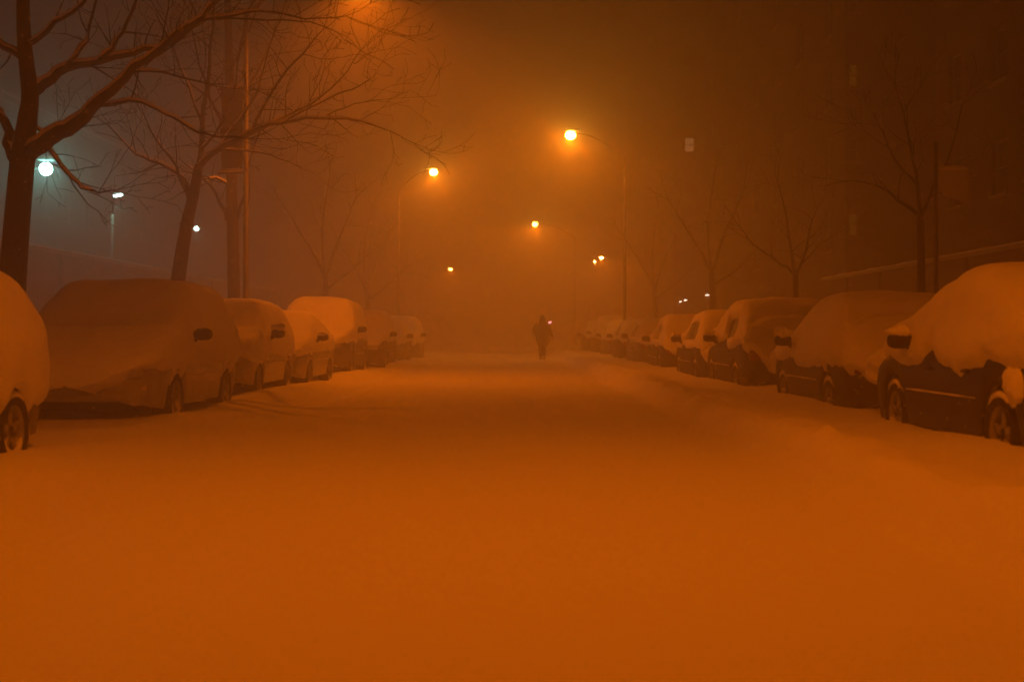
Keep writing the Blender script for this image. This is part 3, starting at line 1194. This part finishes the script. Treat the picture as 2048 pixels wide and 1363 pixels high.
tree("bare_tree", 30,
     [(1594, 752, .085), (1592, 600, .07), (1591, 545, .062)],
     [(.5, (1591, 550, .04), (1560, 525, .03), (1510, 492, .022), (1480, 455, .012)),
      (-.5, (1590, 545, .042), (1578, 480, .03), (1570, 420, .02), (1556, 365, .01)),
      (.8, (1592, 548, .035), (1612, 500, .028), (1625, 440, .02), (1652, 385, .009)),
      (-.8, (1600, 530, .02), (1640, 490, .014), (1670, 470, .007))],
     "small slender leafless tree forking low above snow covered cars at right", 24, twl=.7, dens=1.0, snow=False, depth=2)

tree("bare_tree", 20.7,
     [(1846, 775, .075), (1843, 600, .066), (1842, 500, .06), (1840, 430, .055)],
     [(.6, (1840, 432, .035), (1800, 400, .028), (1755, 372, .018), (1700, 362, .009)),
      (-.5, (1840, 430, .038), (1832, 350, .028), (1815, 260, .018), (1790, 170, .009)),
      (.8, (1841, 435, .035), (1872, 365, .026), (1905, 290, .018), (1925, 210, .009)),
      (-.9, (1834, 370, .02), (1790, 320, .014), (1760, 250, .008))],
     "thin dark leafless tree next to the pale square sign at right", 25, twl=.7, dens=1.0, depth=2, snow=False)

far = [(50, -7.2, "faint leafless tree fading into the haze behind the large off-roader", 0),
       (66, -7.4, "fainter leafless tree farther up the left pavement", 1),
       (47, 7.2, "faint leafless tree beyond the slender forked tree on the right pavement", 2),
       (64, 7.0, "fainter leafless tree farther up the right pavement", 3)]
for (d, X, lb, k) in far:
    c = CX + X / d * F
    s = F / d
    gy = HY + .8 * s
    tree("bare_tree", d,
         [(c, gy, .14), (c + 3, gy - 1.6 * s, .12), (c + 1, gy - 3 * s, .10)],
         [((c + 1, gy - 3 * s, .07), (c - .6 * s, gy - 4.2 * s, .05), (c - 1.5 * s, gy - 5.6 * s, .02)),
          ((c + 1, gy - 3 * s, .07), (c + .5 * s, gy - 4.4 * s, .05), (c + 1.2 * s, gy - 6 * s, .02)),
          ((c + 1, gy - 2.8 * s, .06), (c - .1 * s, gy - 4.8 * s, .045), (c + .2 * s, gy - 7 * s, .02)),
          ((c + 1, gy - 2.5 * s, .05), (c + 1.0 * s, gy - 3.2 * s, .03), (c + 1.8 * s, gy - 4.0 * s, .012))],
         lb, 40 + k, twl=1.2, dens=.8, depth=1, snow=False)


# ------------------------------------------------------------------ the walking person
def flip_y(mb):
    """turn a shape modelled facing the camera to face down the street"""
    mb.v = [(v[0], -v[1], v[2]) for v in mb.v]
    mb.f = [tuple(reversed(f)) for f in mb.f]


def skin_obj(name, joints, edges, m, parent=None, sub=2, rootv=0):
    me = bpy.data.meshes.new(name)
    me.from_pydata([j[0] for j in joints], edges, [])
    o = bpy.data.objects.new(name, me)
    C.objects.link(o)
    me.materials.append(m)
    sk = o.modifiers.new("skin", "SKIN")
    sk.use_smooth_shade = True
    joints = [((j[0][0], -j[0][1], j[0][2]), j[1]) for j in joints]
    for v_, j in zip(me.vertices, joints):
        v_.co = j[0]
    lay = me.skin_vertices[0].data if me.skin_vertices else me.skin_vertices.new().data if hasattr(me.skin_vertices, 'new') else None
    for i, j in enumerate(joints):
        r = j[1]
        lay[i].radius = r if isinstance(r, tuple) else (r, r)
    lay[rootv].use_root = True
    sb = o.modifiers.new("sub", "SUBSURF")
    sb.levels = sb.render_levels = sub
    if parent:
        o.parent = parent
    return o


PD = 50.5
pp = at(1085, 668, PD)
pz = gz(pp.x, PD) - .06
pr = empty("person", (pp.x, PD, pz))
tag(pr, "lone person in dark hooded coat walking down the snowy street, one arm held out", "person")
# facing the camera (-y); right hand side of the picture = +x
J = [((0, 0, .98), (.16, .12)), ((0, -.01, 1.15), (.15, .115)), ((0, -.02, 1.34), (.18, .12)), ((0, -.03, 1.47), (.075, .075)), ((0, -.05, 1.54), (.06, .065)),
     ((0, -.06, 1.62), (.085, .10)), ((0, -.055, 1.70), (.075, .09)),
     # arms
     ((.20, -.02, 1.42), .07), ((.28, .02, 1.17), .055), ((.40, -.02, .93), .038), ((.415, -.04, .86), (.022, .04)),
     ((-.20, -.02, 1.42), .07), ((-.33, .06, 1.18), .055), ((-.24, -.10, 1.0), .04), ((-.19, -.16, .96), (.03, .04)),
     # legs
     ((.09, 0, .90), .10), ((.07, -.06, .50), .062), ((.06, .10, .12), .045), ((.065, .0, .05), (.045, .04)),
     ((-.09, 0, .90), .10), ((-.075, -.10, .50), .062), ((-.06, -.12, .12), .045), ((-.068, -.26, .06), (.045, .035))]
E = [(0, 1), (1, 2), (2, 3), (3, 4), (4, 5), (5, 6), (2, 7), (7, 8), (8, 9), (9, 10), (2, 11), (11, 12), (12, 13), (13, 14),
     (0, 15), (15, 16), (16, 17), (17, 18), (0, 19), (19, 20), (20, 21), (21, 22)]
# five fingers on each hand
for hb, base, sx in ((10, Vector((.415, -.04, .86)), 1), (14, Vector((-.19, -.16, .96)), -1)):
    for k, (dy, ln) in enumerate(((-.032, .075), (-.011, .085), (.011, .08), (.03, .062))):
        a = len(J)
        J.append((tuple(base + Vector((sx * .004, dy, -.035 if sx > 0 else -.03))), .010))
        J.append((tuple(base + Vector((sx * .002, dy, -.035 - ln * .55))), .009))
        J.append((tuple(base + Vector((-sx * .018, dy, -.035 - ln))), .008))
        E += [(hb, a), (a, a + 1), (a + 1, a + 2)]
    a = len(J)
    J.append((tuple(base + Vector((-sx * .005, -.045, .0))), .011))
    J.append((tuple(base + Vector((-sx * .02, -.062, -.045))), .009))
    E += [(hb, a), (a, a + 1)]
skin_obj("body", J, E, M['skin'], pr, 2, 0)
# face details
fm = MB()
fm.rbox((0, -.17, 1.655), (.03, .05, .05), .9)
flip_y(fm)
fm.build("nose", M['skin'], pr)
# trousers
JT = [((0, 0, .95), (.17, .14)), ((.085, 0, .86), .125), ((.072, -.06, .50), .082), ((.06, .08, .14), .066), ((-.085, 0, .86), .125), ((-.078, -.10, .50), .082), ((-.06, -.12, .14), .066)]
skin_obj("trousers", JT, [(0, 1), (1, 2), (2, 3), (0, 4), (4, 5), (5, 6)], M['trousers'], pr, 2, 0)
for (x, y0, z) in ((.064, .03, .06), (-.066, -.19, .07)):
    b = MB()
    b.rbox((x, y0 - .03, z), (.12, .31, .13), .7)
    flip_y(b)
    b.build("boot", M['rubber'], pr)
# coat: a lofted shell, wide over the hips
cm = MB()
secs = [(.60, .20, .165), (.68, .225, .18), (.80, .255, .195), (.94, .275, .20), (1.06, .28, .195), (1.18, .28, .19), (1.30, .275, .19), (1.40, .24, .175), (1.48, .18, .145), (1.56, .125, .13)]
n = 24
for (z, a, b) in secs:
    for k in range(n):
        th = 2 * math.pi * k / n
        rr = 1 + .035 * nz(3 * math.cos(th), 3 * math.sin(th), z * 3)
        cm.v.append((a * math.cos(th) * rr, b * math.sin(th) * rr - .015 * (z - .7), z))
for i in range(len(secs) - 1):
    for k in range(n):
        cm.f.append((i * n + k, i * n + (k + 1) % n, (i + 1) * n + (k + 1) % n, (i + 1) * n + k))
flip_y(cm)
cm.build("coat", M['coat'], pr, subsurf=1)
sl = MB()
sl.tube([(.17, -.02, 1.44), (.235, 0, 1.32), (.295, .02, 1.17), (.355, 0, 1.03), (.40, -.02, .93)], [.085, .095, .085, .075, .062], 12)
flip_y(sl)
sl.build("sleeve", M['coat'], pr, subsurf=1)
sl = MB()
sl.tube([(-.17, -.02, 1.44), (-.25, .02, 1.34), (-.335, .055, 1.19), (-.31, -.01, 1.07), (-.235, -.10, .99)], [.085, .095, .09, .08, .065], 12)
flip_y(sl)
sl.build("sleeve", M['coat'], pr, subsurf=1)
hd = MB()
hd.v = []
for i in range(9):
    ph = -math.pi / 2 + math.pi * i / 8
    for k in range(18):
        th = 2 * math.pi * k / 18
        x, y_, z = .135 * math.cos(ph) * math.cos(th), .15 * math.cos(ph) * math.sin(th), .165 * math.sin(ph)
        if z > .06:
            x *= .8
        hd.v.append((x, y_ - .035, 1.625 + z))
for i in range(8):
    for k in range(18):
        c = 2 * math.pi * (k + .5) / 18
        ph = -math.pi / 2 + math.pi * (i + .5) / 8
        if abs(c - 1.5 * math.pi) < .55 and -.75 < ph < .65:
            continue
        hd.f.append((i * 18 + k, i * 18 + (k + 1) % 18, (i + 1) * 18 + (k + 1) % 18, (i + 1) * 18 + k))
flip_y(hd)
hd.build("hood", M['coat'], pr, subsurf=1)


# ------------------------------------------------------------------ falling snow
rf = random.Random(99)
fl = MB()
for _ in range(9000):
    y_ = rf.uniform(6, 48)
    p = Vector((rf.uniform(-.46, .46) * y_, y_, rf.uniform(.2, 1.1 + .28 * y_)))
    if p.z < gz(p.x, p.y) + .1:
        continue
    r_ = rf.uniform(.0022, .005) * (1.0 + .02 * y_)
    ax1 = Vector((rf.uniform(-1, 1), rf.uniform(-1, 1), rf.uniform(-1, 1))).normalized()
    ax2 = ax1.orthogonal().normalized()
    ax3 = ax1.cross(ax2)
    fl.add([p + ax1 * r_, p - ax1 * r_, p + ax2 * r_ * 1.3, p - ax2 * r_, p + ax3 * r_, p - ax3 * r_ * 1.2],
           [(0, 2, 4), (2, 1, 4), (1, 3, 4), (3, 0, 4), (2, 0, 5), (1, 2, 5), (3, 1, 5), (0, 3, 5)])
fo_ = fl.build("falling_snow", M['snow_car'], smooth=False)
tag(fo_, "fine snowflakes drifting through the lamp light", "falling snow", kind="stuff")
